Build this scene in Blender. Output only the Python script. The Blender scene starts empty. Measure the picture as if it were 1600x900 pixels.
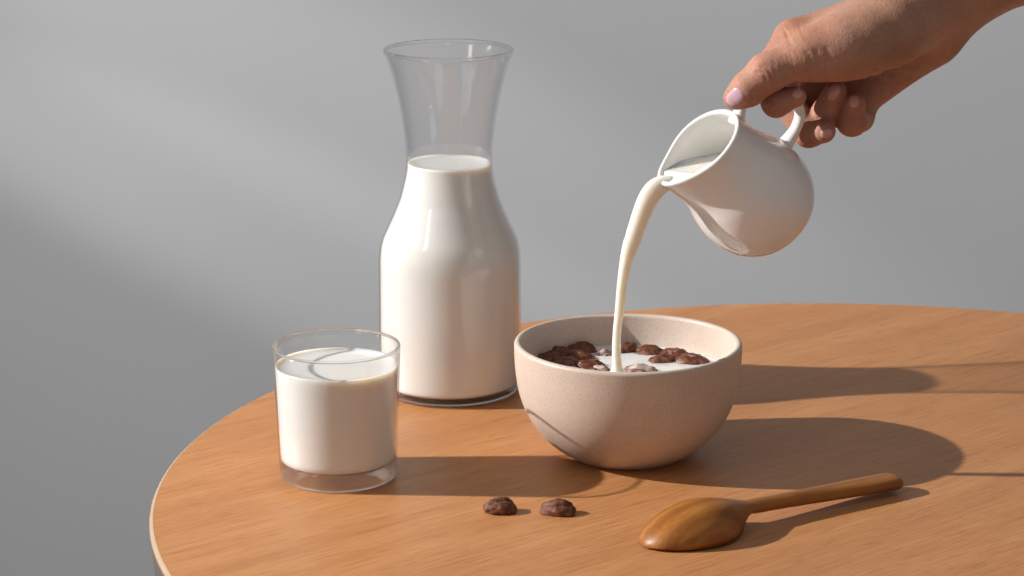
import bpy, bmesh, math, random
import numpy as np
from mathutils import Vector, Matrix, noise

# ------------------------------------------------------------------ camera, light, exposure
SC = bpy.context.scene
COL = SC.collection
FPX, PITCH, CAM_H = 4000.0, math.radians(14.2), 0.4393     # focal length in px of a 1600 px wide frame
cd = bpy.data.cameras.new('camera')
cd.sensor_width = 36.0
cd.lens = 36.0 * FPX / 1600.0
cd.clip_start, cd.clip_end = 0.05, 50
cd.dof.use_dof = True
cd.dof.focus_distance = 1.42
cd.dof.aperture_fstop = 20
cam = bpy.data.objects.new('camera', cd)
COL.objects.link(cam)
cam.location = (0, 0, CAM_H)
cam.rotation_euler = (math.pi / 2 - PITCH, 0, 0)
SC.camera = cam

w = bpy.data.worlds.new('World'); SC.world = w; w.use_nodes = True
bg = w.node_tree.nodes['Background']
bg.inputs[0].default_value = (1.0, 0.98, 0.96, 1)
bg.inputs[1].default_value = 0.21

def lamp(name, kind, loc, target, power, colour, **kw):
    ld = bpy.data.lights.new(name, kind)
    ld.energy = power
    ld.color = colour
    scale = kw.pop('scale', (1, 1, 1)); roll = kw.pop('roll', 0)
    for k, v in kw.items():
        setattr(ld, k, v)
    o = bpy.data.objects.new(name, ld)
    COL.objects.link(o)
    o.location = loc
    q = (Vector(target) - Vector(loc)).to_track_quat('-Z', 'Y')
    o.rotation_euler = (q.to_matrix() @ Matrix.Rotation(roll, 3, 'Z')).to_euler()
    o.scale = scale
    return o

# hard key lamp from the left, close to the table
lamp('key_lamp', 'SPOT', (-2.0, 1.335, 1.16), (0.14, 1.38, 0.10), 335, (1.0, 0.965, 0.915),
     spot_size=math.radians(32), spot_blend=0.35, shadow_soft_size=0.017)
# wide fill added to brighten the wall; two added spots draw its slanting bands
lamp('wall_fill', 'SPOT', (0.05, 1.0, 1.9), (0.05, 2.3, 0.15), 118, (0.98, 0.985, 1.0),
     spot_size=math.radians(37), spot_blend=0.9, shadow_soft_size=0.15, scale=(1.7, 1, 1))
lamp('wall_band_fill', 'SPOT', (-1.5, 1.0, 1.0), (-0.20, 2.3, 0.055), 46, (1.0, 0.98, 0.95),
     spot_size=math.radians(30), spot_blend=1.0, shadow_soft_size=0.02, scale=(1, 0.24, 1), roll=math.radians(-8))
lamp('wall_band_fill', 'SPOT', (-1.5, 1.0, 0.8), (-0.21, 2.3, -0.095), 44, (1.0, 0.98, 0.95),
     spot_size=math.radians(26), spot_blend=1.0, shadow_soft_size=0.02, scale=(1, 0.24, 1), roll=math.radians(-8))
# added fill for room bounce from the front left, narrow for streaks on glass
lamp('bounce_fill', 'AREA', (-1.3, 0.2, 1.5), (0.0, 1.4, 0.1), 3, (1.0, 0.97, 0.94), shape='RECTANGLE', size=0.26, size_y=1.1)

vs = SC.view_settings
vs.view_transform = 'Standard'; vs.look = 'None'; vs.gamma = 1; vs.use_curve_mapping = False
vs.exposure = 0.2
SC.render.engine = 'CYCLES'
cy = SC.cycles
cy.max_bounces = 14; cy.transparent_max_bounces = 24; cy.transmission_bounces = 10
cy.glossy_bounces = 6; cy.diffuse_bounces = 5
cy.sample_clamp_indirect = 6
cy.blur_glossy = 0.3
try:
    cy.use_denoising = True
    cy.denoiser = 'OPENIMAGEDENOISE'
except Exception:
    pass

# ------------------------------------------------------------------ geometry helpers
Fv = np.array([0, math.cos(PITCH), -math.sin(PITCH)])
Uv = np.array([0, math.sin(PITCH), math.cos(PITCH)])
Rv = np.array([1.0, 0, 0])
Cv = np.array([0, 0, CAM_H])
def ray(x, y):
    return Fv + Rv * (x - 800) / FPX + Uv * (450 - y) / FPX
def onz(x, y, z=0.0):
    d = ray(x, y); return Cv + d * ((z - Cv[2]) / d[2])
def at(x, y, depth):
    return Cv + ray(x, y) * depth

def link(name, me, mat=None, parent=None, smooth=True):
    o = bpy.data.objects.new(name, me)
    COL.objects.link(o)
    if mat is not None and not me.materials:
        me.materials.append(mat)
    if smooth:
        me.polygons.foreach_set('use_smooth', [True] * len(me.polygons))
    if parent is not None:
        o.parent = parent
    return o
def empty(name, loc=(0, 0, 0)):
    o = bpy.data.objects.new(name, None)
    COL.objects.link(o); o.location = loc; o.empty_display_size = 0.02
    return o
def tag(o, label, cat, group=None):
    o['label'] = label; o['category'] = cat
    if group: o['group'] = group
    return o

def spline(pts, n=8):
    """Catmull-Rom through the points"""
    P = [np.array(p, float) for p in pts]
    out = []
    for i in range(len(P) - 1):
        p0 = P[i - 1] if i > 0 else 2 * P[0] - P[1]
        p1, p2 = P[i], P[i + 1]
        p3 = P[i + 2] if i + 2 < len(P) else 2 * P[-1] - P[-2]
        for k in range(n):
            t = k / n
            out.append(0.5 * ((2 * p1) + (-p0 + p2) * t + (2 * p0 - 5 * p1 + 4 * p2 - p3) * t * t + (-p0 + 3 * p1 - 3 * p2 + p3) * t ** 3))
    out.append(P[-1])
    return out

def lathe(name, prof, n=128, fn=None):
    """profile of (r, z); ends with r == 0 are closed to a pole"""
    V, Fc = [], []
    rings = []
    for r, z in prof:
        if r < 1e-7:
            rings.append([len(V)]); V.append((0, 0, z))
        else:
            rings.append(list(range(len(V), len(V) + n)))
            for i in range(n):
                a = 2 * math.pi * i / n
                V.append((r * math.cos(a), r * math.sin(a), z))
    if fn:
        V = [fn(v, k) for k, v in enumerate(V)]
    for a, b in zip(rings[:-1], rings[1:]):
        for i in range(n):
            j = (i + 1) % n
            if len(a) == 1 and len(b) == 1: continue
            if len(a) == 1: Fc.append((a[0], b[j], b[i]))
            elif len(b) == 1: Fc.append((a[i], a[j], b[0]))
            else: Fc.append((a[i], a[j], b[j], b[i]))
    me = bpy.data.meshes.new(name)
    me.from_pydata(V, [], Fc)
    bm = bmesh.new(); bm.from_mesh(me)
    bmesh.ops.recalc_face_normals(bm, faces=bm.faces[:])
    bm.to_mesh(me); bm.free()
    return me

def tube(name, path, radii, n=24, closed_ends=True, up=(0, 1, 0)):
    """loft of ellipses along a path; radii = (a, b) pairs"""
    P = [Vector(p) for p in path]
    V, Fc = [], []
    up = Vector(up)
    for i, p in enumerate(P):
        t = (P[min(i + 1, len(P) - 1)] - P[max(i - 1, 0)]).normalized()
        s = t.cross(up).normalized()
        b = s.cross(t).normalized()
        ra, rb = radii[i]
        for k in range(n):
            a = 2 * math.pi * k / n
            V.append(p + s * (ra * math.cos(a)) + b * (rb * math.sin(a)))
    for i in range(len(P) - 1):
        for k in range(n):
            j = (k + 1) % n
            Fc.append((i * n + k, i * n + j, (i + 1) * n + j, (i + 1) * n + k))
    if closed_ends:
        Fc.append(tuple(range(n - 1, -1, -1)))
        Fc.append(tuple(range((len(P) - 1) * n, len(P) * n)))
    me = bpy.data.meshes.new(name)
    me.from_pydata([tuple(v) for v in V], [], Fc)
    bm = bmesh.new(); bm.from_mesh(me)
    bmesh.ops.recalc_face_normals(bm, faces=bm.faces[:])
    bm.to_mesh(me); bm.free()
    return me

# ------------------------------------------------------------------ materials
class NT:
    def __init__(self, name):
        self.m = bpy.data.materials.new(name); self.m.use_nodes = True
        self.t = self.m.node_tree; self.n = self.t.nodes
        self.b = self.n['Principled BSDF']; self.out = self.n['Material Output']
    def add(self, kind, **kw):
        x = self.n.new(kind)
        ins = kw.pop('ins', {})
        for k, v in kw.items(): setattr(x, k, v)
        for k, v in ins.items():
            if isinstance(v, bpy.types.NodeSocket): self.t.links.new(v, x.inputs[k])
            else: x.inputs[k].default_value = v
        return x
    def set(self, **kw):
        for k, v in kw.items():
            k = k.replace('_', ' ')
            s = self.b.inputs[k]
            if isinstance(v, bpy.types.NodeSocket): self.t.links.new(v, s)
            else: s.default_value = v
    def ramp(self, fac, stops, interp='LINEAR'):
        r = self.n.new('ShaderNodeValToRGB'); r.color_ramp.interpolation = interp
        e = r.color_ramp.elements
        while len(e) < len(stops): e.new(0.5)
        for el, (p, c) in zip(e, stops):
            el.position = p; el.color = c if len(c) == 4 else (*c, 1)
        self.t.links.new(fac, r.inputs[0])
        return r.outputs[0]
    def coords(self, scale=(1, 1, 1), rot=(0, 0, 0), kind='Object', loc=(0, 0, 0)):
        tc = self.n.new('ShaderNodeTexCoord')
        mp = self.add('ShaderNodeMapping', ins={'Vector': tc.outputs[kind], 'Scale': scale, 'Rotation': rot, 'Location': loc})
        return mp.outputs[0]
    def noise(self, vec, scale, detail=3, rough=0.5, dist=0.0):
        return self.add('ShaderNodeTexNoise', ins={'Vector': vec, 'Scale': scale, 'Detail': detail, 'Roughness': rough, 'Distortion': dist}).outputs[0]
    def mix(self, fac, a, b, mode='MIX'):
        x = self.n.new('ShaderNodeMix'); x.data_type = 'RGBA'; x.blend_type = mode
        for i, v in ((0, fac), (6, a), (7, b)):
            if isinstance(v, bpy.types.NodeSocket): self.t.links.new(v, x.inputs[i])
            else: x.inputs[i].default_value = v if i == 0 or len(v) == 4 else (*v, 1)
        return x.outputs[2]
    def math(self, op, a, b=0.0, clamp=False):
        x = self.n.new('ShaderNodeMath'); x.operation = op; x.use_clamp = clamp
        for i, v in ((0, a), (1, b)):
            if isinstance(v, bpy.types.NodeSocket): self.t.links.new(v, x.inputs[i])
            else: x.inputs[i].default_value = v
        return x.outputs[0]
    def bump(self, h, strength, dist=0.001):
        b = self.add('ShaderNodeBump', ins={'Height': h, 'Strength': strength, 'Distance': dist})
        self.t.links.new(b.outputs[0], self.b.inputs['Normal'])

def mat_wall():
    k = NT('painted_wall')
    v = k.coords()
    n = k.noise(v, 2.2, 3)
    c = k.ramp(n, [(0.3, (0.50, 0.498, 0.505)), (0.7, (0.53, 0.528, 0.532))])
    k.set(Base_Color=c, Roughness=0.85, Specular_IOR_Level=0.2)
    k.bump(k.noise(v, 260, 4), 0.12, 0.001)
    return k.m

def mat_table():
    k = NT('beech_veneer')
    a = math.radians(-40)
    v = k.coords(scale=(1, 1, 1), rot=(0, 0, a))
    st = k.add('ShaderNodeMapping', ins={'Vector': v, 'Scale': (1.0, 14, 1)}).outputs[0]
    band = k.noise(st, 2.6, 4, 0.55, 0.6)
    st2 = k.add('ShaderNodeMapping', ins={'Vector': v, 'Scale': (1.0, 34, 1)}).outputs[0]
    fine = k.noise(st2, 22, 4, 0.62, 0.2)
    st3 = k.add('ShaderNodeMapping', ins={'Vector': v, 'Scale': (1.0, 22, 1)}).outputs[0]
    fleck = k.noise(st3, 62, 2, 0.5)
    c = k.ramp(band, [(0.25, (0.44, 0.190, 0.070)), (0.5, (0.495, 0.224, 0.087)), (0.75, (0.55, 0.262, 0.108))])
    f1 = k.ramp(fine, [(0.32, (0.72, 0.65, 0.58)), (0.52, (1, 1, 1)), (0.70, (1.10, 1.14, 1.18))])
    c = k.mix(0.8, c, f1, 'MULTIPLY')
    f2 = k.ramp(fleck, [(0.28, (0.66, 0.55, 0.46)), (0.42, (1, 1, 1))])
    c = k.mix(0.9, c, f2, 'MULTIPLY')
    r = k.add('ShaderNodeMapRange', ins={'Value': fine, 'To Min': 0.38, 'To Max': 0.54}).outputs[0]
    k.set(Base_Color=c, Roughness=r, Specular_IOR_Level=0.30)
    h = k.math('ADD', fine, k.math('MULTIPLY', fleck, 0.7))
    k.bump(h, 0.16, 0.0006)
    return k.m

def mat_plain(name, col, rough, noise_scale=40, var=0.12, stretch=(1, 1, 1), bump=0.05, spec=0.4):
    k = NT(name)
    v = k.coords(scale=stretch)
    n = k.noise(v, noise_scale, 4)
    c = k.ramp(n, [(0.3, tuple(x * (1 - var) for x in col)), (0.7, tuple(min(1, x * (1 + var)) for x in col))])
    k.set(Base_Color=c, Roughness=rough, Specular_IOR_Level=spec)
    if bump: k.bump(n, bump, 0.001)
    return k.m

def mat_stoneware():
    k = NT('speckled_stoneware')
    v = k.coords()
    n = k.noise(v, 30, 3)
    c = k.ramp(n, [(0.3, (0.57, 0.465, 0.40)), (0.7, (0.63, 0.52, 0.452))])
    vo = k.add('ShaderNodeTexVoronoi', ins={'Vector': v, 'Scale': 900.0, 'Randomness': 1.0})
    size = k.ramp(vo.outputs['Color'], [(0.35, (0, 0, 0)), (0.95, (0.34, 0.34, 0.34))])
    m = k.math('LESS_THAN', vo.outputs['Distance'], size)
    c = k.mix(k.math('MULTIPLY', m, 0.5), c, (0.26, 0.15, 0.095))
    n2 = k.noise(v, 900, 2)
    c = k.mix(0.35, c, k.ramp(n2, [(0.35, (0.78, 0.74, 0.70)), (0.6, (1, 1, 1))]), 'MULTIPLY')
    k.set(Base_Color=c, Roughness=0.42, Specular_IOR_Level=0.42)
    k.bump(k.math('ADD', k.noise(v, 240, 3), k.math('MULTIPLY', k.noise(v, 45, 2), 2.0)), 0.10, 0.0006)
    return k.m

def mat_porcelain():
    k = NT('white_porcelain')
    v = k.coords()
    n = k.noise(v, 25, 2)
    c = k.ramp(n, [(0.3, (0.84, 0.832, 0.828)), (0.7, (0.87, 0.862, 0.858))])
    k.set(Base_Color=c, Roughness=0.13, Specular_IOR_Level=0.5, Subsurface_Weight=0.12, Subsurface_Radius=(1, 0.8, 0.6), Subsurface_Scale=0.002,
          Coat_Weight=0.4, Coat_Roughness=0.04)
    k.bump(k.noise(v, 60, 2), 0.03, 0.0006)
    return k.m

def mat_milk(name='milk', col=(0.76, 0.757, 0.742), rough=0.22):
    k = NT(name)
    n = k.noise(k.coords(), 18, 2)
    c = k.ramp(n, [(0.3, tuple(x * 0.985 for x in col)), (0.7, col)])
    k.set(Base_Color=c, Roughness=rough, Specular_IOR_Level=0.35, Subsurface_Weight=1.0,
          Subsurface_Radius=(1.0, 0.75, 0.5), Subsurface_Scale=0.006)
    return k.m

def mat_thin_glass():
    """clear sheet glass: Fresnel reflection over straight-through transmission, the same for every ray"""
    k = NT('clear_glass_wall')
    k.n.remove(k.b)
    g = k.add('ShaderNodeNewGeometry')
    dt = k.add('ShaderNodeVectorMath', operation='DOT_PRODUCT', ins={0: g.outputs['Normal'], 1: g.outputs['Incoming']})
    c = k.math('ABSOLUTE', dt.outputs['Value'])
    x = k.math('SUBTRACT', 1.0, c, True)
    fr = k.math('ADD', k.math('MULTIPLY', k.math('POWER', x, 5.0), 0.9), 0.045, True)
    # longer way through the wall at a slant: a little more absorbed
    path = k.math('DIVIDE', 1.0, k.math('MAXIMUM', c, 0.12))
    tcol = k.math('POWER', 0.982, path)
    cc = k.add('ShaderNodeCombineColor', ins={0: tcol, 1: tcol, 2: tcol})
    tr = k.add('ShaderNodeBsdfTransparent', ins={'Color': cc.outputs[0]})
    gl = k.add('ShaderNodeBsdfGlossy', ins={'Color': (1, 1, 1, 1), 'Roughness': 0.035})
    mx = k.add('ShaderNodeMixShader', ins={0: fr, 1: tr.outputs[0], 2: gl.outputs[0]})
    k.t.links.new(mx.outputs[0], k.out.inputs[0])
    return k.m

def mat_solid_glass():
    k = NT('clear_glass_solid')
    n = k.noise(k.coords(), 20, 2)
    c = k.ramp(n, [(0.3, (0.97, 0.985, 0.98)), (0.7, (1, 1, 1))])
    k.set(Base_Color=c, Roughness=0.0, Transmission_Weight=1.0, IOR=1.5)
    tr = k.add('ShaderNodeBsdfTransparent')
    mx = k.add('ShaderNodeMixShader', ins={0: 0.45, 1: k.b.outputs[0], 2: tr.outputs[0]})
    k.t.links.new(mx.outputs[0], k.out.inputs[0])
    return k.m

def mat_cereal(name, coat):
    k = NT(name)
    v = k.coords()
    n = k.noise(v, 260, 5, 0.65)
    c = k.ramp(n, [(0.25, (0.042, 0.013, 0.007)), (0.5, (0.135, 0.042, 0.020)), (0.75, (0.29, 0.110, 0.056))])
    h = n
    if coat > 0:
        m = k.ramp(k.noise(v, 110, 3, 0.6, 0.4), [(0.60 - coat * 0.3, (0, 0, 0)), (0.72 - coat * 0.25, (1, 1, 1))])
        c = k.mix(k.math('MULTIPLY', m, 0.8), c, (0.66, 0.55, 0.50))
    k.set(Base_Color=c, Roughness=0.58 if coat == 0 else 0.32, Specular_IOR_Level=0.45)
    k.bump(h, 0.8, 0.0011)
    return k.m

def mat_spoon():
    k = NT('varnished_spoon_wood')
    v = k.coords()
    st = k.add('ShaderNodeMapping', ins={'Vector': v, 'Scale': (1.0, 24, 16)}).outputs[0]
    wv = k.add('ShaderNodeTexWave', wave_type='BANDS', bands_direction='Y',
               ins={'Vector': v, 'Scale': 30.0, 'Distortion': 3.2, 'Detail': 2.5, 'Detail Scale': 1.0})
    n = k.noise(st, 26, 5, 0.6, 0.3)
    c = k.ramp(wv.outputs['Fac'], [(0.1, (0.265, 0.092, 0.014)), (0.5, (0.315, 0.115, 0.019)), (0.9, (0.365, 0.140, 0.024))])
    c = k.mix(0.7, c, k.ramp(n, [(0.32, (0.68, 0.62, 0.57)), (0.6, (1.04, 1.04, 1.04))]), 'MULTIPLY')
    k.set(Base_Color=c, Roughness=0.42, Specular_IOR_Level=0.4)
    k.bump(n, 0.08, 0.0006)
    return k.m

def mat_skin():
    k = NT('skin')
    v = k.coords()
    n = k.noise(v, 38, 4)
    c = k.ramp(n, [(0.3, (0.35, 0.178, 0.116)), (0.55, (0.42, 0.228, 0.158)), (0.75, (0.47, 0.268, 0.195))])
    # blood shows through at the joints and finger ends
    fa = k.add('ShaderNodeAttribute', attribute_name='flush').outputs['Fac']
    fm = k.math('MULTIPLY', fa, k.ramp(k.noise(v, 90, 3), [(0.25, (.12, .12, .12)), (0.7, (.5, .5, .5))]))
    c = k.mix(fm, c, (0.50, 0.195, 0.140))
    n2 = k.noise(v, 420, 3)
    c = k.mix(0.45, c, k.ramp(n2, [(0.3, (0.80, 0.74, 0.70)), (0.6, (1, 1, 1))]), 'MULTIPLY')
    n3 = k.noise(v, 150, 2, 0.4)
    c = k.mix(0.5, c, k.ramp(n3, [(0.24, (0.74, 0.60, 0.52)), (0.36, (1, 1, 1))]), 'MULTIPLY')
    k.set(Base_Color=c, Roughness=0.55, Specular_IOR_Level=0.26, Subsurface_Weight=0.35, Subsurface_Radius=(1.0, 0.35, 0.18), Subsurface_Scale=0.004)
    vo = k.add('ShaderNodeTexVoronoi', ins={'Vector': v, 'Scale': 900.0})
    h = k.math('ADD', k.math('MULTIPLY', vo.outputs['Distance'], 0.5), k.math('MULTIPLY', k.noise(v, 300, 4, 0.6), 0.9))
    k.bump(h, 0.4, 0.0006)
    return k.m

def mat_nail(col):
    k = NT('nail')
    n = k.noise(k.coords(), 120, 2)
    c = k.ramp(n, [(0.3, tuple(x * 0.94 for x in col)), (0.7, col)])
    k.set(Base_Color=c, Roughness=0.25, Specular_IOR_Level=0.5, Subsurface_Weight=0.2, Subsurface_Radius=(1, .5, .4), Subsurface_Scale=0.001)
    return k.m

M_GLASS, M_SOLID = mat_thin_glass(), mat_solid_glass()
M_MILK = mat_milk()
M_CREAM = mat_milk('cream_milk', (0.84, 0.825, 0.765), 0.2)

# ------------------------------------------------------------------ wall and table
WALL_Y = 2.3
me = bpy.data.meshes.new('wall')
me.from_pydata([(-3, WALL_Y, -1.2), (4, WALL_Y, -1.2), (4, WALL_Y, 2.2), (-3, WALL_Y, 2.2),
                (-3, WALL_Y + .1, -1.2), (4, WALL_Y + .1, -1.2), (4, WALL_Y + .1, 2.2), (-3, WALL_Y + .1, 2.2)], [],
               [(0, 1, 2, 3), (7, 6, 5, 4), (0, 4, 5, 1), (1, 5, 6, 2), (2, 6, 7, 3), (3, 7, 4, 0)])
wall = link('wall', me, mat_wall(), smooth=False)
wall['kind'] = 'structure'

TC, TR = (0.2029, 1.3023), 0.3934
table = empty('table', (TC[0], TC[1], 0))
tag(table, 'round wooden table top of orange beech veneer with pale thin rim', 'table')
link('table_top', lathe('table_top', [(0, 0), (TR * .3, 0), (TR * .7, 0), (TR - .0022, 0), (TR - .0022, -.004)], 256), mat_table(), table, smooth=False)
link('edge_band', lathe('edge_band', [(TR - .0022, -.004), (TR - .0022, -.00005), (TR - .0018, -.0002), (TR - .0011, -.0006), (TR - .0004, -.0013), (TR, -.0021), (TR, -.003), (TR - .001, -.004)], 256),
     mat_plain('pale_edge_band', (0.40, 0.28, 0.19), 0.5, 60, 0.06), table)
link('edge_side', lathe('edge_side', [(TR - .0010, -.0040), (TR - .0012, -.019), (TR - .003, -.023), (TR - .006, -.024), (0, -.024)], 256),
     mat_plain('dull_side', (0.115, 0.092, 0.08), 0.6, 60, 0.1), table)

# ------------------------------------------------------------------ carafe
def zr(px, py, hw, base):
    """height and radius on the axis of a round thing standing at base, from a silhouette half width"""
    d = ray(px, py); t = base[1] / d[1]
    p = Cv + d * t
    depth = float((p - Cv) @ Fv)
    return hw * depth / FPX, float(p[2])

CB = onz(704, 609)
sil = [(77, 103), (97, 95), (117, 88.5), (163, 77.5), (213, 69.8), (240, 67.5), (267, 68.5), (303, 76.5), (320, 82.5), (337, 89.5), (354, 97.5), (373, 106), (396, 110.5), (430, 111), (509, 111), (570, 110)]
prof = [zr(704, y, hw, CB) for y, hw in sil]
prof = [(r, z) for r, z in prof]
RB = prof[-1][0]
CARAFE_BASE = 0.0065
outer = spline(prof + [(RB - .0002, .0085), (RB - .0006, CARAFE_BASE)], 6)
T = 0.0014
def inner_of(o, t):
    out = []
    for i, p in enumerate(o):
        a = o[max(i - 1, 0)]; b = o[min(i + 1, len(o) - 1)]
        d = np.array(b) - np.array(a); d /= np.linalg.norm(d) + 1e-9
        out.append(np.array([p[0] + d[1] * t, p[1] - d[0] * t]))   # profile runs downwards: inward is (-)
    return out
inner = inner_of(outer, T)
carafe = empty('carafe', tuple(CB))
tag(carafe, 'tall clear glass carafe with flared neck, standing behind the tumbler', 'carafe')
ztop = outer[0][1]
zrim = ztop - 0.0012
body_o = [p for p in outer if p[1] < zrim]
body_i = [p for p in inner if p[1] < zrim]
link('glass_wall', lathe('carafe_wall', body_i[::-1] + body_o), M_GLASS, carafe)
r0 = (body_o[0][0] + body_i[0][0]) / 2
ring = [(r0 + .00105 * math.cos(a), zrim + .0007 + .00115 * math.sin(a)) for a in np.linspace(0, 2 * math.pi, 17)]
link('rim', lathe('carafe_rim', ring), M_SOLID, carafe)
rb = outer[-1][0]
base_p = [(0, .0012), (rb - .012, .0012), (rb - .008, .0002), (rb - .005, 0), (rb - .0022, .0005), (rb - .0006, .0022), (rb, .0045), (rb, CARAFE_BASE), (rb - .0015, CARAFE_BASE), (rb - .004, .0050), (rb - .010, .0042), (0, .0040)]
link('base', lathe('carafe_base', base_p), M_SOLID, carafe)
# milk in the carafe: overlaps the inside of the wall by a hair
zc = zr(704, 255, 60, CB)[1]
mp = [np.array([p[0] + .0003, p[1]]) for p in inner if p[1] < zc]
milk_p = [(0, zc - .0002), (mp[0][0] * .6, zc - .0002), (mp[0][0] - .0020, zc), (mp[0][0] - .0006, zc + .0005), (mp[0][0], zc + .0007)] + mp + [(rb - .0032, .0053), (rb - .010, .0040), (0, .0038)]
mk = link('milk', lathe('carafe_milk', milk_p), M_MILK)
mk.location = tuple(CB)
tag(mk, 'white milk filling the tall carafe up to its neck', 'milk')

# ------------------------------------------------------------------ tumbler
GB = onz(529, 743)
GH, RT, RBt = 0.0735, 0.0343, 0.0315
BT = 0.0105
def gr(z): return RBt + (RT - RBt) * (z / GH) ** 0.9
tumbler = empty('glass_tumbler', tuple(GB))
tag(tumbler, 'short clear glass tumbler with thick base, nearest the table edge', 'glass')
WT = 0.0014
zs = np.linspace(GH - .0009, BT, 24)
wall_o = [(gr(z), z) for z in zs]
wall_i = [(gr(z) - WT, z) for z in zs]
link('glass_wall', lathe('tumbler_wall', wall_i[::-1] + wall_o), M_GLASS, tumbler)
r0 = gr(GH) - WT / 2
ring = [(r0 + .00072 * math.cos(a), GH - .0004 + .0008 * math.sin(a)) for a in np.linspace(0, 2 * math.pi, 17)]
link('rim', lathe('tumbler_rim', ring), M_SOLID, tumbler)
b0 = gr(0)
tb = [(0, .0008), (b0 - .010, .0007), (b0 - .006, .0001), (b0 - .003, 0), (b0 - .0012, .0004), (b0 - .0003, .0014), (b0, .003), (gr(BT), BT), (gr(BT) - WT * .9, BT + .0004), (gr(BT) - .0026, BT - .0012), (gr(BT) - .006, BT - .0022), (0, BT - .0023)]
link('base', lathe('tumbler_base', tb), M_SOLID, tumbler)
zm = 0.0622
mp = [(gr(z) - WT + .0003, z) for z in np.linspace(zm, BT + .0006, 20)]
ri = mp[0][0]
milk_p = [(0, zm - .0006), (ri * .7, zm - .0006), (ri - .0022, zm - .0005), (ri - .0009, zm + .0001), (ri - .0002, zm + .0009)] + mp + [(gr(BT) - .0025, BT - .0008), (gr(BT) - .006, BT - .0019), (0, BT - .0021)]
mk = link('milk', lathe('tumbler_milk', milk_p), M_MILK)
mk.location = tuple(GB)
tag(mk, 'white milk in the short tumbler', 'milk')

# ------------------------------------------------------------------ bowl
BB = onz(979, 708)
bo = [(0, .0012), (.026, .0012), (.0285, .0003), (.0300, .0), (.0315, .0006), (.0340, .0020), (.0410, .0066), (.0493, .0146), (.0558, .0245), (.0599, .0355), (.0619, .047), (.0626, .057), (.0627, .0625)]
bo = spline(bo, 5)
bi = spline([(.0588, .0625), (.0584, .054), (.0572, .044), (.0542, .0335), (.0488, .0230), (.0395, .0140), (.026, .0078), (.012, .0055), (0, .005)], 6)
lip = [(.0627 - .00195 + .00195 * math.cos(a), .0628 + .00195 * math.sin(a)) for a in np.linspace(0.1, math.pi - 0.1, 9)]
def wob(v, k):
    x, y, z = v
    a = math.atan2(y, x)
    s = 1 + 0.0035 * math.sin(2 * a + .6) * (z / .06) + 0.002 * math.sin(3 * a + 2)
    return (x * s, y * s, z + 0.0004 * math.sin(2 * a + 1.2) * (z / .06))
bowl = link('bowl', lathe('bowl', bo + lip + bi, 160, wob), mat_stoneware())
bowl.location = tuple(BB)
tag(bowl, 'beige speckled stoneware bowl of cereal with milk being poured in', 'bowl')

ML = 0.0465                     # level of the milk in the bowl
SX, SY = None, None
D0 = 1.352                      # camera depth of the creamer's lip
LIP_PX = (1033, 291)
lip_w = at(*LIP_PX, D0)
hit = np.array([0.0577, lip_w[1] + .001, ML])       # where the stream meets the milk
rI = 0.0577
N1 = 60
def ripple(v, k):
    x, y, z = v
    if z < ML - .004: return v
    px, py = x + BB[0], y + BB[1]
    d = math.hypot(px - hit[0], py - hit[1])
    f = 0.0017 * math.cos(d * 900) * math.exp(-d / .008) + 0.0006 * noise.noise((x * 70, y * 70, 3))
    f *= min(1, (rI - math.hypot(x, y)) / .01 + .0)
    return (x, y, z + max(f, -.002))
mprof = [(0, ML)] + [(rI * i / N1, ML) for i in range(1, N1)] + [(rI - .0004, ML + .0002), (rI + .0012, ML + .0006), (.0545, ML - .010), (.044, .0220), (.030, .0100), (0, .0048)]
mk = link('milk', lathe('bowl_milk', mprof, 160, ripple), M_MILK)
mk.location = tuple(BB)
tag(mk, 'pool of white milk in the beige bowl around the cereal', 'milk')

# ------------------------------------------------------------------ creamer
MOUTH_PX = (1096, 223)
img_a = np.array([-0.735, 0.678]); img_s = np.array([-0.678, -0.735])
TOW = math.radians(31)
ax = math.cos(TOW) * (img_a[0] * Rv + img_a[1] * Uv) - math.sin(TOW) * Fv
sp = img_s[0] * Rv + img_s[1] * Uv
tr = np.cross(ax, sp)
CH = 0.0735                      # height of the mouth over the base
mouth = at(*MOUTH_PX, D0)
origin = mouth - ax * CH
CM = Matrix(((sp[0], tr[0], ax[0], origin[0]), (sp[1], tr[1], ax[1], origin[1]), (sp[2], tr[2], ax[2], origin[2]), (0, 0, 0, 1)))
co = spline([(0, .0010), (.0150, .0010), (.0165, 0), (.0185, .0004), (.0250, .0052), (.0308, .0150), (.0328, .0280), (.0312, .0400), (.0278, .0500), (.0257, .0565), (.0241, .0640), (.0236, .0690), (.0237, .0722)], 6)
ci = spline([(.0209, .0722), (.0209, .0690), (.0216, .0640), (.0233, .0565), (.0254, .0500), (.0290, .0400), (.0304, .0280), (.0282, .0160), (.022, .0080), (.012, .0050), (0, .0045)], 6)
clip_ = [(.0223 + .0014 * math.cos(a), .0723 + .0015 * math.sin(a)) for a in np.linspace(0.2, math.pi - .2, 7)]
def sm(t):
    t = max(0.0, min(1.0, t)); return t * t * (3 - 2 * t)
def spout(v, k=None):
    x, y, z = v
    r = math.hypot(x, y)
    if r < 1e-6: return v
    a = math.atan2(y, x)
    h = sm((z - .037) / (CH - .037))
    g = math.exp(-(a / 0.58) ** 2)
    push = 0.0072 * g * h ** 1.6
    pin = -0.0004 * math.exp(-((abs(a) - .95) / .35) ** 2) * h
    rr = r + push + pin
    dz = 0.0022 * g * h ** 2 - 0.0012 * math.exp(-((abs(a) - math.pi) / .9) ** 2) * h
    return (x / r * rr, y / r * rr, z + dz)
creamer = empty('creamer')
creamer.matrix_world = CM
tag(creamer, 'small white porcelain creamer tilted in the hand, pouring milk', 'creamer')
M_POR = mat_porcelain()
link('creamer_body', lathe('creamer_body', co + clip_ + ci, 160, spout), M_POR, creamer)
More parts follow.
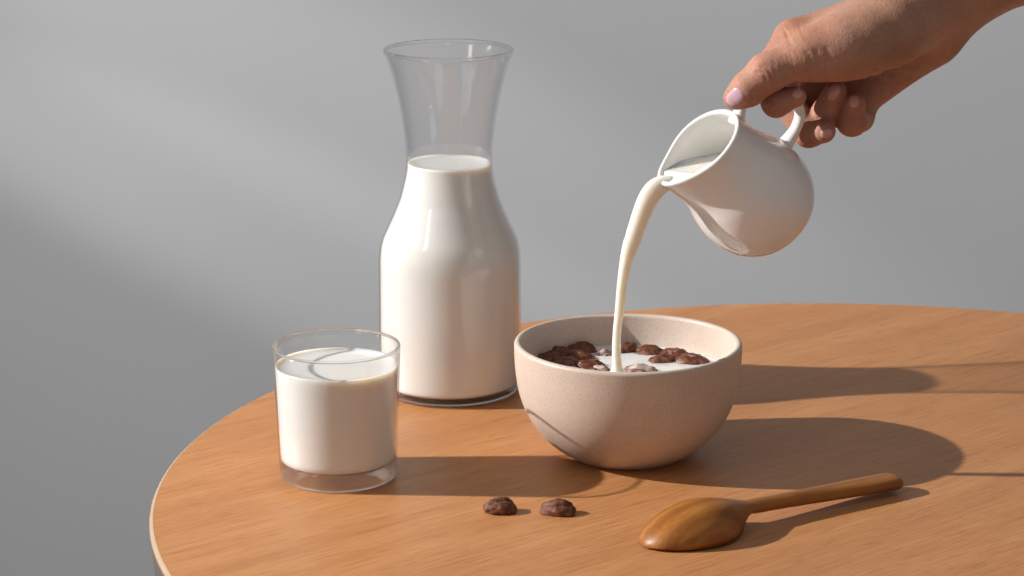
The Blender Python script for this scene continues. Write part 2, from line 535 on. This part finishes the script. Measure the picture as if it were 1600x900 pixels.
hp = spline([(-.0205, 0, .0655), (-.0290, 0, .0705), (-.0400, 0, .0715), (-.0490, 0, .0640), (-.0525, 0, .0520), (-.0495, 0, .0415), (-.0420, 0, .0360), (-.0290, 0, .0335)], 8)
hr = []
for i in range(len(hp)):
    t = i / (len(hp) - 1)
    e = max(0, 1 - min(t, 1 - t) / .16)
    hr.append((.0028 + .0018 * e * e, .0037 + .0024 * e * e))
link('handle', tube('creamer_handle', hp, hr, 24, True, (0, 1, 0)), M_POR, creamer)

# milk inside the creamer, level just over the lip
lipz = (np.array(CM @ Vector(spout((.0200, 0, CH - .001)))))[2]
bm = bmesh.new()
tmp = lathe('creamer_milk', [(r + .0003, z) for r, z in ci[1:-1]] + [(0, ci[-1][1] - .0003)], 128, spout)
bm.from_mesh(tmp)
inv = CM.inverted()
lv = lipz + .0055
pl = inv @ Vector((mouth[0], mouth[1], lv)); nr = (inv.to_3x3() @ Vector((0, 0, 1))).normalized()
geo = bm.verts[:] + bm.edges[:] + bm.faces[:]
res = bmesh.ops.bisect_plane(bm, geom=geo, plane_co=pl, plane_no=nr, clear_outer=True)
ed = [e for e in res['geom_cut'] if isinstance(e, bmesh.types.BMEdge)]
bmesh.ops.holes_fill(bm, edges=[e for e in bm.edges if e.is_boundary], sides=0)
bmesh.ops.recalc_face_normals(bm, faces=bm.faces[:])
bm.to_mesh(tmp); bm.free()
mk = link('milk', tmp, M_CREAM, smooth=False)
mk.matrix_world = CM
tag(mk, 'cream coloured milk inside the tilted white creamer', 'milk')

# ------------------------------------------------------------------ milk stream
st_px = [(1052, 283, 9, 6), (1036, 288, 14, 8), (1023, 297, 16, 11), (1012, 313, 15.8, 12), (1002, 336, 15.2, 12.5), (992, 365, 13.6, 11.6), (984, 392, 11.5, 10.5), (976, 420, 9.4, 9), (970, 450, 8.0, 8), (967.5, 484, 7.2, 7.2), (965.5, 519, 6.8, 6.8), (964, 550, 7.0, 7.0), (963.4, 566, 7.6, 7.6), (963.2, 576, 9.5, 9.5), (963, 582, 14, 14)]
sp_pts, sp_r = [], []
for i, (x, y, a, b) in enumerate(st_px):
    t = i / (len(st_px) - 1)
    p = at(x, y, D0)
    p = np.array([p[0], lip_w[1] + .001 * t, 0])
    d = ray(x, y); q = Cv + d * (p[1] / d[1])
    sp_pts.append(q); sp_r.append((a * D0 / FPX, b * D0 / FPX))
path = spline([np.r_[p, r] for p, r in zip(sp_pts, sp_r)], 8)
pth, rad = [], []
for i, p in enumerate(path):
    z = p[2]
    wobx = 0.0005 * math.sin(z * 130 + 1) * (1 if z < .13 else 0)
    pth.append((p[0] + wobx, p[1] + .0006 * math.sin(z * 95), p[2]))
    k_ = 1 + .035 * math.sin(z * 210)
    rad.append((p[3] * k_, p[4] * (2 - k_)))
mk = link('milk_stream', tube('milk_stream', pth, rad, 28, True, (0, 1, 0)), M_CREAM)
tag(mk, 'thin stream of milk falling from the creamer spout into the bowl', 'milk')

# ------------------------------------------------------------------ cereal
def cereal_mesh(name, seed, groove=1.0, sub=4):
    bm = bmesh.new()
    bmesh.ops.create_icosphere(bm, subdivisions=sub, radius=1)
    rnd = random.Random(seed)
    off = Vector((rnd.uniform(0, 50), rnd.uniform(0, 50), rnd.uniform(0, 50)))
    for v in bm.verts:
        p = v.co.copy()
        r = 1 + 0.17 * noise.noise(p * 1.5 + off) + 0.09 * noise.noise(p * 3.6 + off) + 0.085 * noise.noise(p * 8 + off) + 0.06 * noise.noise(p * 17 + off)
        pit = noise.noise(p * 6.5 + off * 2)
        if pit > 0.28: r -= (pit - .28) * 0.45
        # curled shell: a groove lengthwise over the top, slightly bent
        gx = p.y + 0.18 * math.sin(p.x * 2.2 + seed)
        gr_ = math.exp(-(gx / 0.17) ** 2) * max(0, p.z + .15) * (1 - abs(p.x) ** 3 * .6)
        r -= 0.34 * groove * gr_
        q = p * r
        q.z += -0.22 * q.x * q.x            # bent like a bean
        v.co = (q.x * .0090, q.y * .0062, q.z * .0048)
    zmin = min(v.co.z for v in bm.verts)
    for v in bm.verts: v.co.z -= zmin
    me = bpy.data.meshes.new(name); bm.to_mesh(me); bm.free()
    return me
C_DRY, C_WET, C_COAT = mat_cereal('cereal_dry', 0), mat_cereal('cereal_wet', 0.12), mat_cereal('cereal_milky', 0.65)
# two loose pieces on the table
for px, py, rz, sd, tilt, lab in ((781, 799, 0.10, 3, 0.30, 'dark chocolate cereal piece on the table, nearer the glass'),
                                  (873, 801, -0.20, 8, 0.45, 'dark chocolate cereal piece on the table, nearer the wooden spoon')):
    o = link('cereal_piece', cereal_mesh('cereal_piece', sd), C_DRY)
    p = onz(px, py)
    o.location = (p[0], p[1], -.0012); o.rotation_euler = (tilt, 0, rz); o.scale = (1.02, .92, .90)
    tag(o, lab, 'cereal', 'loose cereal pieces on the table')
# floating in the bowl: pixel, turn, tilt, size, material, label
fl = [(859, 560, .2, .1, 1.0, C_DRY, 'cereal piece at the far left end of the floating cereal'),
      (876, 552, -.3, .15, 1.0, C_DRY, 'dark cereal piece in the shaded back left of the bowl'),
      (908, 546, .1, .5, 1.12, C_DRY, 'largest dark cereal piece in the left group, against the shaded wall'),
      (884, 568, .5, -.1, .95, C_WET, 'half sunk cereal piece at the left front rim'),
      (905, 560, -.2, -.4, 1.05, C_WET, 'rough reddish cereal piece in the middle of the left group'),
      (922, 572, .4, .2, .95, C_WET, 'wet cereal piece in the front of the left group'),
      (936, 577, -.5, .2, .8, C_COAT, 'milky cereal piece at the front, left of the milk stream'),
      (946, 552, 1.2, .1, .85, C_COAT, 'small milk coated cereal piece just left of the milk stream'),
      (981, 547, .9, -.5, 1.12, C_DRY, 'cereal piece standing up behind the milk stream'),
      (1014, 550, -.15, .2, 1.0, C_WET, 'cereal piece by the lit back wall, right of the stream'),
      (1036, 563, .35, -.1, .9, C_DRY, 'long thin cereal piece in the open milk right of the stream'),
      (1053, 555, -.2, .3, 1.0, C_WET, 'cereal piece in the middle of the right group'),
      (1080, 564, -.35, .1, 1.05, C_WET, 'cereal piece at the right end of the right group'),
      (1001, 580, -.1, .1, 1.15, C_COAT, 'pale milk coated cereal piece at the front, right of the stream')]
for i, (px, py, rz, tilt, s, m, lab) in enumerate(fl):
    me = cereal_mesh('cereal_piece', 20 + i)
    o = link('cereal_piece', me, m)
    p = onz(px, py, ML)
    o.location = (p[0], p[1], ML - .0063 * s - (.0010 if m is C_COAT else 0))
    o.rotation_euler = (tilt, .15 * math.sin(i * 2.1), rz)
    o.scale = (s * 1.1, s * 1.12, s * 1.05)
    tag(o, lab, 'cereal', 'cereal floating in the bowl')

# ------------------------------------------------------------------ wooden spoon, lying face down
def build_spoon():
    L, Lb = 0.168, 0.066
    cs = np.array(spline([(0, .0012, .0013), (.03, .0062, .0040), (.10, .0118, .0082), (.25, .0175, .0134), (.45, .0206, .0170), (.6, .0196, .0176), (.75, .0152, .0164), (.88, .0092, .0141), (1, .0049, .0122)], 8))
    US, WS, TS = cs[:, 0], cs[:, 1], cs[:, 2]
    n, V, Fc = 40, [], []
    xs = np.r_[np.linspace(0, Lb, 34) ** 1.0, np.linspace(Lb + .003, L, 40)]
    rows = []
    for x in xs:
        if x <= Lb:
            u = x / Lb
            wv = float(np.interp(u, US, WS)); top = float(np.interp(u, US, TS))
            blend = sm((u - .72) / .28)
            rows.append((x, wv, blend ** 1.6 * .0056, top, blend))
        else:
            u = (x - Lb) / (L - Lb)
            wv = float(np.interp(u, [0, .12, .35, .75, 1], [.0050, .0046, .0053, .0076, .0080]))
            zc_ = 0.0089 - 0.0040 * u
            th = 0.0036 + 0.0005 * u
            e = (1 - ((u - .94) / .06) ** 2) ** .5 if .94 < u < 1 else (0.12 if u >= 1 else 1)
            rows.append((x, wv * max(e, .12), zc_ - th * max(e, .3), zc_ + th * max(e, .3), 1))
    for x, wv, bot, top, bl in rows:
        for k in range(n):
            a = 2 * math.pi * k / n
            cy_, sy_ = math.cos(a), math.sin(a)
            y = wv * math.copysign(abs(cy_) ** .92, cy_)
            if bl >= 1:
                z = (bot + top) / 2 + (top - bot) / 2 * math.copysign(abs(sy_) ** .8, sy_)
            else:
                zt = bot + .0008 + (top - bot - .0008) * max(0, sy_) ** .95
                zin = bot + (top - bot) * 0.80 * (-min(0, sy_)) ** .82      # hollow underside
                zsol = (bot + top) / 2 + (top - bot) / 2 * math.copysign(abs(sy_) ** .8, sy_)
                zz = zt if sy_ >= 0 else zin
                z = zz * (1 - bl) + zsol * bl
                if sy_ < 0: y *= (1 - .07 * (1 - bl))
            V.append((x, y, z))
    for i in range(len(rows) - 1):
        for k in range(n):
            j = (k + 1) % n
            Fc.append((i * n + k, i * n + j, (i + 1) * n + j, (i + 1) * n + k))
    Fc.append(tuple(range(n))); Fc.append(tuple(range((len(rows) - 1) * n, len(rows) * n)))
    me = bpy.data.meshes.new('wooden_spoon'); me.from_pydata(V, [], Fc)
    bm = bmesh.new(); bm.from_mesh(me); bmesh.ops.recalc_face_normals(bm, faces=bm.faces[:]); bm.to_mesh(me); bm.free()
    return me
spoon = link('wooden_spoon', build_spoon(), mat_spoon())
spoon.location = (.0655, 1.2065, .0004); spoon.rotation_euler = (0, 0, math.radians(33))
tag(spoon, 'brown wooden spoon lying face down in front of the bowl', 'spoon')

# ------------------------------------------------------------------ the pouring hand
def hp_(x, y, dd): return at(x, y, D0 + dd)
PXM = D0 / FPX
def seg(a, b, ra, rb): return (hp_(*a), hp_(*b), ra * PXM, rb * PXM)
PALM = [seg((1246, 64, .014), (1440, 12, .020), 31, 46), seg((1258, 62, .028), (1445, 16, .030), 30, 46),
        seg((1280, 78, .042), (1450, 26, .038), 28, 45), seg((1306, 100, .052), (1455, 40, .044), 26, 42),
        seg((1352, 148, .046), (1452, 64, .042), 30, 40),
        seg((1275, 84, -.004), (1400, 42, .008), 35, 52), seg((1320, 74, -.006), (1385, 52, .002), 42, 48),
        seg((1450, 10, .018), (1620, -80, .016), 56, 66), seg((1452, 20, .036), (1620, -74, .044), 52, 66),
        seg((1620, -80, .016), (1900, -190, .016), 66, 84), seg((1620, -74, .044), (1900, -190, .046), 66, 84)]
PROX = [seg((1240, 64, .014), (1197, 120, .012), 31, 27), seg((1258, 62, .030), (1222, 150, .034), 29, 25),
        seg((1282, 80, .044), (1264, 196, .044), 28, 24), seg((1310, 104, .052), (1343, 184, .044), 26, 23)]
THUMB = [seg((1345, 72, -.004), (1258, 88, -.010), 42, 32), seg((1258, 88, -.010), (1198, 114, -.011), 32, 28.5),
         seg((1198, 114, -.011), (1168, 140, -.009), 28.5, 25), seg((1168, 140, -.009), (1149, 153, -.007), 25, 18.5)]
DIST = [[seg((1197, 120, .012), (1213, 160, .002), 25, 22.5), seg((1213, 160, .002), (1244, 151, -.003), 22.5, 16)],
        [seg((1222, 150, .034), (1264, 206, .030), 24, 24), seg((1264, 206, .030), (1287, 205, .020), 24, 19)],
        [seg((1264, 196, .044), (1284, 186, .030), 23, 23.5), seg((1284, 186, .030), (1305, 143, .020), 23.5, 18.5)],
        [seg((1343, 184, .044), (1331, 189, .026), 23, 23.5), seg((1331, 189, .026), (1335, 162, .018), 23.5, 18)]]
def cone(P, s):
    a, b, ra, rb = s
    ba = (b - a).astype(np.float32); pa = P - a.astype(np.float32)
    t = np.clip(pa @ ba / float(ba @ ba), 0, 1)
    return np.linalg.norm(pa - t[:, None] * ba, axis=1) - (ra + (rb - ra) * t)
def smin(a, b, k):
    h = np.maximum(k - np.abs(a - b), 0) / k
    return np.minimum(a, b) - h * h * k * .25
GROOVES = []
def hand_sdf(P, grooves=True):
    P = P.astype(np.float32)
    d = cone(P, PALM[0])
    for s in PALM[1:]: d = smin(d, cone(P, s), .014)
    th = cone(P, THUMB[0])
    for s in THUMB[1:]: th = smin(th, cone(P, s), .005)
    d = smin(d, th, .010)
    for s in PROX: d = smin(d, cone(P, s), .007)
    for ch in DIST:
        c = smin(cone(P, ch[0]), cone(P, ch[1]), .003)
        d = smin(d, c, .0016)
    if grooves:
        for pts, wd, dep in GROOVES:
            lo, hi = pts.min(0) - 3 * wd, pts.max(0) + 3 * wd
            m = np.all((P > lo) & (P < hi), axis=1)
            if not m.any(): continue
            Q = P[m]
            dm = np.full(len(Q), 1e9, np.float32)
            for a, b in zip(pts[:-1], pts[1:]):
                ba = b - a; pa = Q - a
                t = np.clip(pa @ ba / float(ba @ ba), 0, 1)
                dm = np.minimum(dm, ((pa - t[:, None] * ba) ** 2).sum(1))
            d[m] += dep * np.exp(-dm / (wd * wd))
    return d
def march(pxs, grooves=True):
    """points of the hand's surface seen from the camera at these pixels"""
    D = np.array([ray(x, y) for x, y in pxs]); nD = np.linalg.norm(D, axis=1)
    t = np.full(len(D), D0 - .09)
    for _ in range(70):
        t = t + np.clip(hand_sdf(Cv + D * t[:, None], grooves), -.01, .02) / nD * .9
    return Cv + D * t[:, None]
def groove(px, wd, dep):
    pts = spline(px, 5)
    GROOVES.append((march([tuple(p) for p in pts], False).astype(np.float32), wd, dep))
G = []
# thumb joint, web folds, knuckle line, palm and wrist creases
groove([(1189, 104), (1200, 108), (1205, 120)], .0010, .0006)
groove([(1183, 112), (1193, 114), (1198, 126)], .0009, .0005)
groove([(1196, 100), (1207, 104), (1212, 115)], .0010, .0004)
groove([(1228, 50), (1231, 58), (1235, 68)], .0010, .0006)
groove([(1262, 82), (1268, 95), (1266, 112)], .0016, .0004)
groove([(1276, 80), (1281, 94), (1279, 112)], .0016, .00045)
groove([(1291, 78), (1294, 90), (1291, 108)], .0018, .0004)
groove([(1366, 108), (1388, 112), (1420, 122)], .0013, .0008)
groove([(1352, 116), (1372, 128), (1392, 142)], .0013, .0011)
groove([(1385, 100), (1410, 101), (1436, 106)], .0014, .0006)
groove([(1436, 52), (1456, 62), (1478, 66)], .0016, .0009)
groove([(1318, 182), (1332, 184), (1350, 180)], .0009, .0003)
groove([(1268, 188), (1286, 184), (1306, 186)], .0010, .0007)

rg = random.Random(5)
for i in range(11):                 # fine folds across the thumb's root
    x = 1212 + i * 7 + rg.uniform(-2, 2); y = 108 - i * 2.2 + rg.uniform(-4, 4)
    l = rg.uniform(9, 17)
    groove([(x - l * .25, y - l), (x + 1, y), (x - l * .05, y + l)], .0008, rg.uniform(.00008, .00018))
for i in range(7):                  # over the index knuckle
    x = 1226 + i * 6 + rg.uniform(-2, 2); y = 52 + rg.uniform(-6, 6)
    groove([(x - 3, y - 9), (x, y), (x + 5, y + 9)], .0008, rg.uniform(.00008, .00016))
def surface_nets(lo, hi, hs, blk=6):
    lo = np.array(lo)
    nb = np.ceil((np.array(hi) - lo) / (hs * blk)).astype(int)
    n = nb * blk
    field = np.ones(tuple(n), np.float32)
    gc = np.stack(np.meshgrid(*[np.arange(k) for k in nb], indexing='ij'), -1).reshape(-1, 3)
    cen = lo + (gc * blk + (blk - 1) / 2) * hs
    dc = hand_sdf(cen, False)
    near = np.abs(dc) < hs * blk * 1.15 + .003
    f4 = field.reshape(nb[0], blk, nb[1], blk, nb[2], blk)
    f4[:] = np.sign(dc).reshape(nb)[:, None, :, None, :, None]
    off = np.stack(np.meshgrid(*[np.arange(blk)] * 3, indexing='ij'), -1).reshape(-1, 3)
    sel = gc[near]
    for s in range(0, len(sel), 3000):
        part = sel[s:s + 3000]
        idx = (part[:, None, :] * blk + off[None]).reshape(-1, 3)
        field[idx[:, 0], idx[:, 1], idx[:, 2]] = hand_sdf(lo + idx * hs)
    ins = field < 0
    # cells with a sign change
    c = [ins[dx:n[0] - 1 + dx, dy:n[1] - 1 + dy, dz:n[2] - 1 + dz] for dx in (0, 1) for dy in (0, 1) for dz in (0, 1)]
    cnt = sum(x.astype(np.int8) for x in c)
    cells = np.argwhere((cnt > 0) & (cnt < 8))
    vid = -np.ones(tuple(n - 1), np.int64)
    vid[cells[:, 0], cells[:, 1], cells[:, 2]] = np.arange(len(cells))
    acc = np.zeros((len(cells), 3)); num = np.zeros(len(cells))
    corners = [np.array((dx, dy, dz)) for dx in (0, 1) for dy in (0, 1) for dz in (0, 1)]
    for i in range(8):
        for j in range(i + 1, 8):
            if np.abs(corners[i] - corners[j]).sum() != 1: continue
            a = cells + corners[i]; b = cells + corners[j]
            fa = field[a[:, 0], a[:, 1], a[:, 2]]; fb = field[b[:, 0], b[:, 1], b[:, 2]]
            m = (fa < 0) != (fb < 0)
            t = np.where(m, fa / np.where(m, fa - fb, 1), 0)
            acc[m] += (a + (b - a) * t[:, None])[m]; num[m] += 1
    V = lo + acc / num[:, None] * hs
    Q = []
    for axis in range(3):
        e = [0, 0, 0]; e[axis] = 1
        sl0 = tuple(slice(1, n[k] - 1) if k != axis else slice(0, n[k] - 1) for k in range(3))
        sl1 = tuple(slice(1, n[k] - 1) if k != axis else slice(1, n[k]) for k in range(3))
        ch = ins[sl0] != ins[sl1]
        base = np.argwhere(ch) + np.array([1 if k != axis else 0 for k in range(3)])
        flip = ins[sl0][ch]
        u, v = (axis + 1) % 3, (axis + 2) % 3
        def at_(du, dv):
            q = base.copy(); q[:, u] += du; q[:, v] += dv
            return vid[q[:, 0], q[:, 1], q[:, 2]]
        qd = np.stack([at_(-1, -1), at_(0, -1), at_(0, 0), at_(-1, 0)], 1)
        qd[~flip] = qd[~flip][:, ::-1]
        Q.append(qd)
    Q = np.concatenate(Q)
    Q = Q[(Q >= 0).all(1)]
    return V, Q
allp = np.array([p for s in PALM + PROX + THUMB + sum(DIST, []) for p in s[:2]])
rm = .032
V, Q = surface_nets(allp.min(0) - rm, allp.max(0) + rm, 0.0007)
# two rounds of projection on to the exact surface
for _ in range(2):
    e = 4e-4
    g = np.stack([hand_sdf(V + np.eye(3)[k] * e) - hand_sdf(V - np.eye(3)[k] * e) for k in range(3)], 1)
    g /= np.linalg.norm(g, axis=1)[:, None] + 1e-9
    V = V - g * np.clip(hand_sdf(V), -.0006, .0006)[:, None]
me = bpy.data.meshes.new('person')
me.vertices.add(len(V)); me.vertices.foreach_set('co', V.astype(np.float32).ravel())
me.loops.add(Q.size); me.loops.foreach_set('vertex_index', Q.astype(np.int32).ravel())
me.polygons.add(len(Q)); me.polygons.foreach_set('loop_start', np.arange(0, Q.size, 4, dtype=np.int32))
me.update(calc_edges=True); me.validate()
spots = [(THUMB[2][0], .011), (THUMB[3][1], .010)] + [(c[1][1], .010) for c in DIST] + [(c[1][0], .009) for c in DIST] + [(PROX[0][0], .011), (PALM[4][0], .014), (PALM[5][0], .012)]
fl_ = np.zeros(len(V))
for c, r_ in spots:
    fl_ = np.maximum(fl_, np.exp(-((np.linalg.norm(V - c, axis=1) - r_ * .8).clip(0) / r_) ** 2))
me.attributes.new('flush', 'FLOAT', 'POINT').data.foreach_set('value', fl_.astype(np.float32))
hand = link('person', me, mat_skin())
tag(hand, 'bare right hand and wrist gripping the white creamer by its handle', 'person')

def nail(cx, cy, ang, L, W, mat, lift=.0006, tipw=1.0):
    """nail plate lying on the finger: centre pixel, direction of the tip, half length and half width in px"""
    nu, nv = 17, 13
    e = 4e-4
    def grad(S):
        g = np.stack([hand_sdf(S + np.eye(3)[k] * e) - hand_sdf(S - np.eye(3)[k] * e) for k in range(3)], 1)
        return g / (np.linalg.norm(g, axis=1)[:, None] + 1e-9)
    c0 = march([(cx, cy)])
    n0 = grad(c0)[0]
    du = math.cos(ang) * Rv - math.sin(ang) * Uv
    du = du - n0 * (du @ n0); du /= np.linalg.norm(du)
    dv = np.cross(n0, du)
    pts, ed = [], []
    for i in range(nu):
        for j in range(nv):
            a, b = -1 + 2 * i / (nu - 1), -1 + 2 * j / (nv - 1)
            u = a * math.sqrt(max(0, 1 - .42 * b * b)); v = b * math.sqrt(max(0, 1 - .42 * a * a))
            pts.append(c0[0] + (du * u * L + dv * v * W) * PXM + n0 * .0012)
            ed.append(max(abs(a), abs(b)))
    S = np.array(pts)
    for _ in range(12):
        S = S - grad(S) * np.clip(hand_sdf(S), -.002, .002)[:, None]
    g = grad(S)
    up = np.array([lift * (1 - x ** 6) - .00015 for x in ed])
    top = S + g * up[:, None]; bot = S - g * .0006
    Vn = np.r_[top, bot]
    Fn = []
    for i in range(nu - 1):
        for j in range(nv - 1):
            q = (i * nv + j, i * nv + j + 1, (i + 1) * nv + j + 1, (i + 1) * nv + j)
            Fn.append(q); Fn.append(tuple(x + nu * nv for x in q[::-1]))
    m = bpy.data.meshes.new('nail'); m.from_pydata([tuple(v) for v in Vn], [], Fn)
    bm = bmesh.new(); bm.from_mesh(m); bmesh.ops.recalc_face_normals(bm, faces=bm.faces[:]); bm.to_mesh(m); bm.free()
    return link('nail', m, mat, hand)
N_PINK = mat_nail((0.58, 0.38, 0.45)); N_PALE = mat_nail((0.60, 0.335, 0.28))
nail(1147, 152, math.radians(143), 19, 16, N_PINK)['label'] = 'pale pink thumbnail'
nail(1247, 146, math.radians(-30), 13, 10, N_PALE)
nail(1292, 209, math.radians(-14), 15, 10, N_PALE)
nail(1303, 143, math.radians(-66), 19, 13, N_PALE)
nail(1334, 158, math.radians(-86), 15, 11, N_PALE)
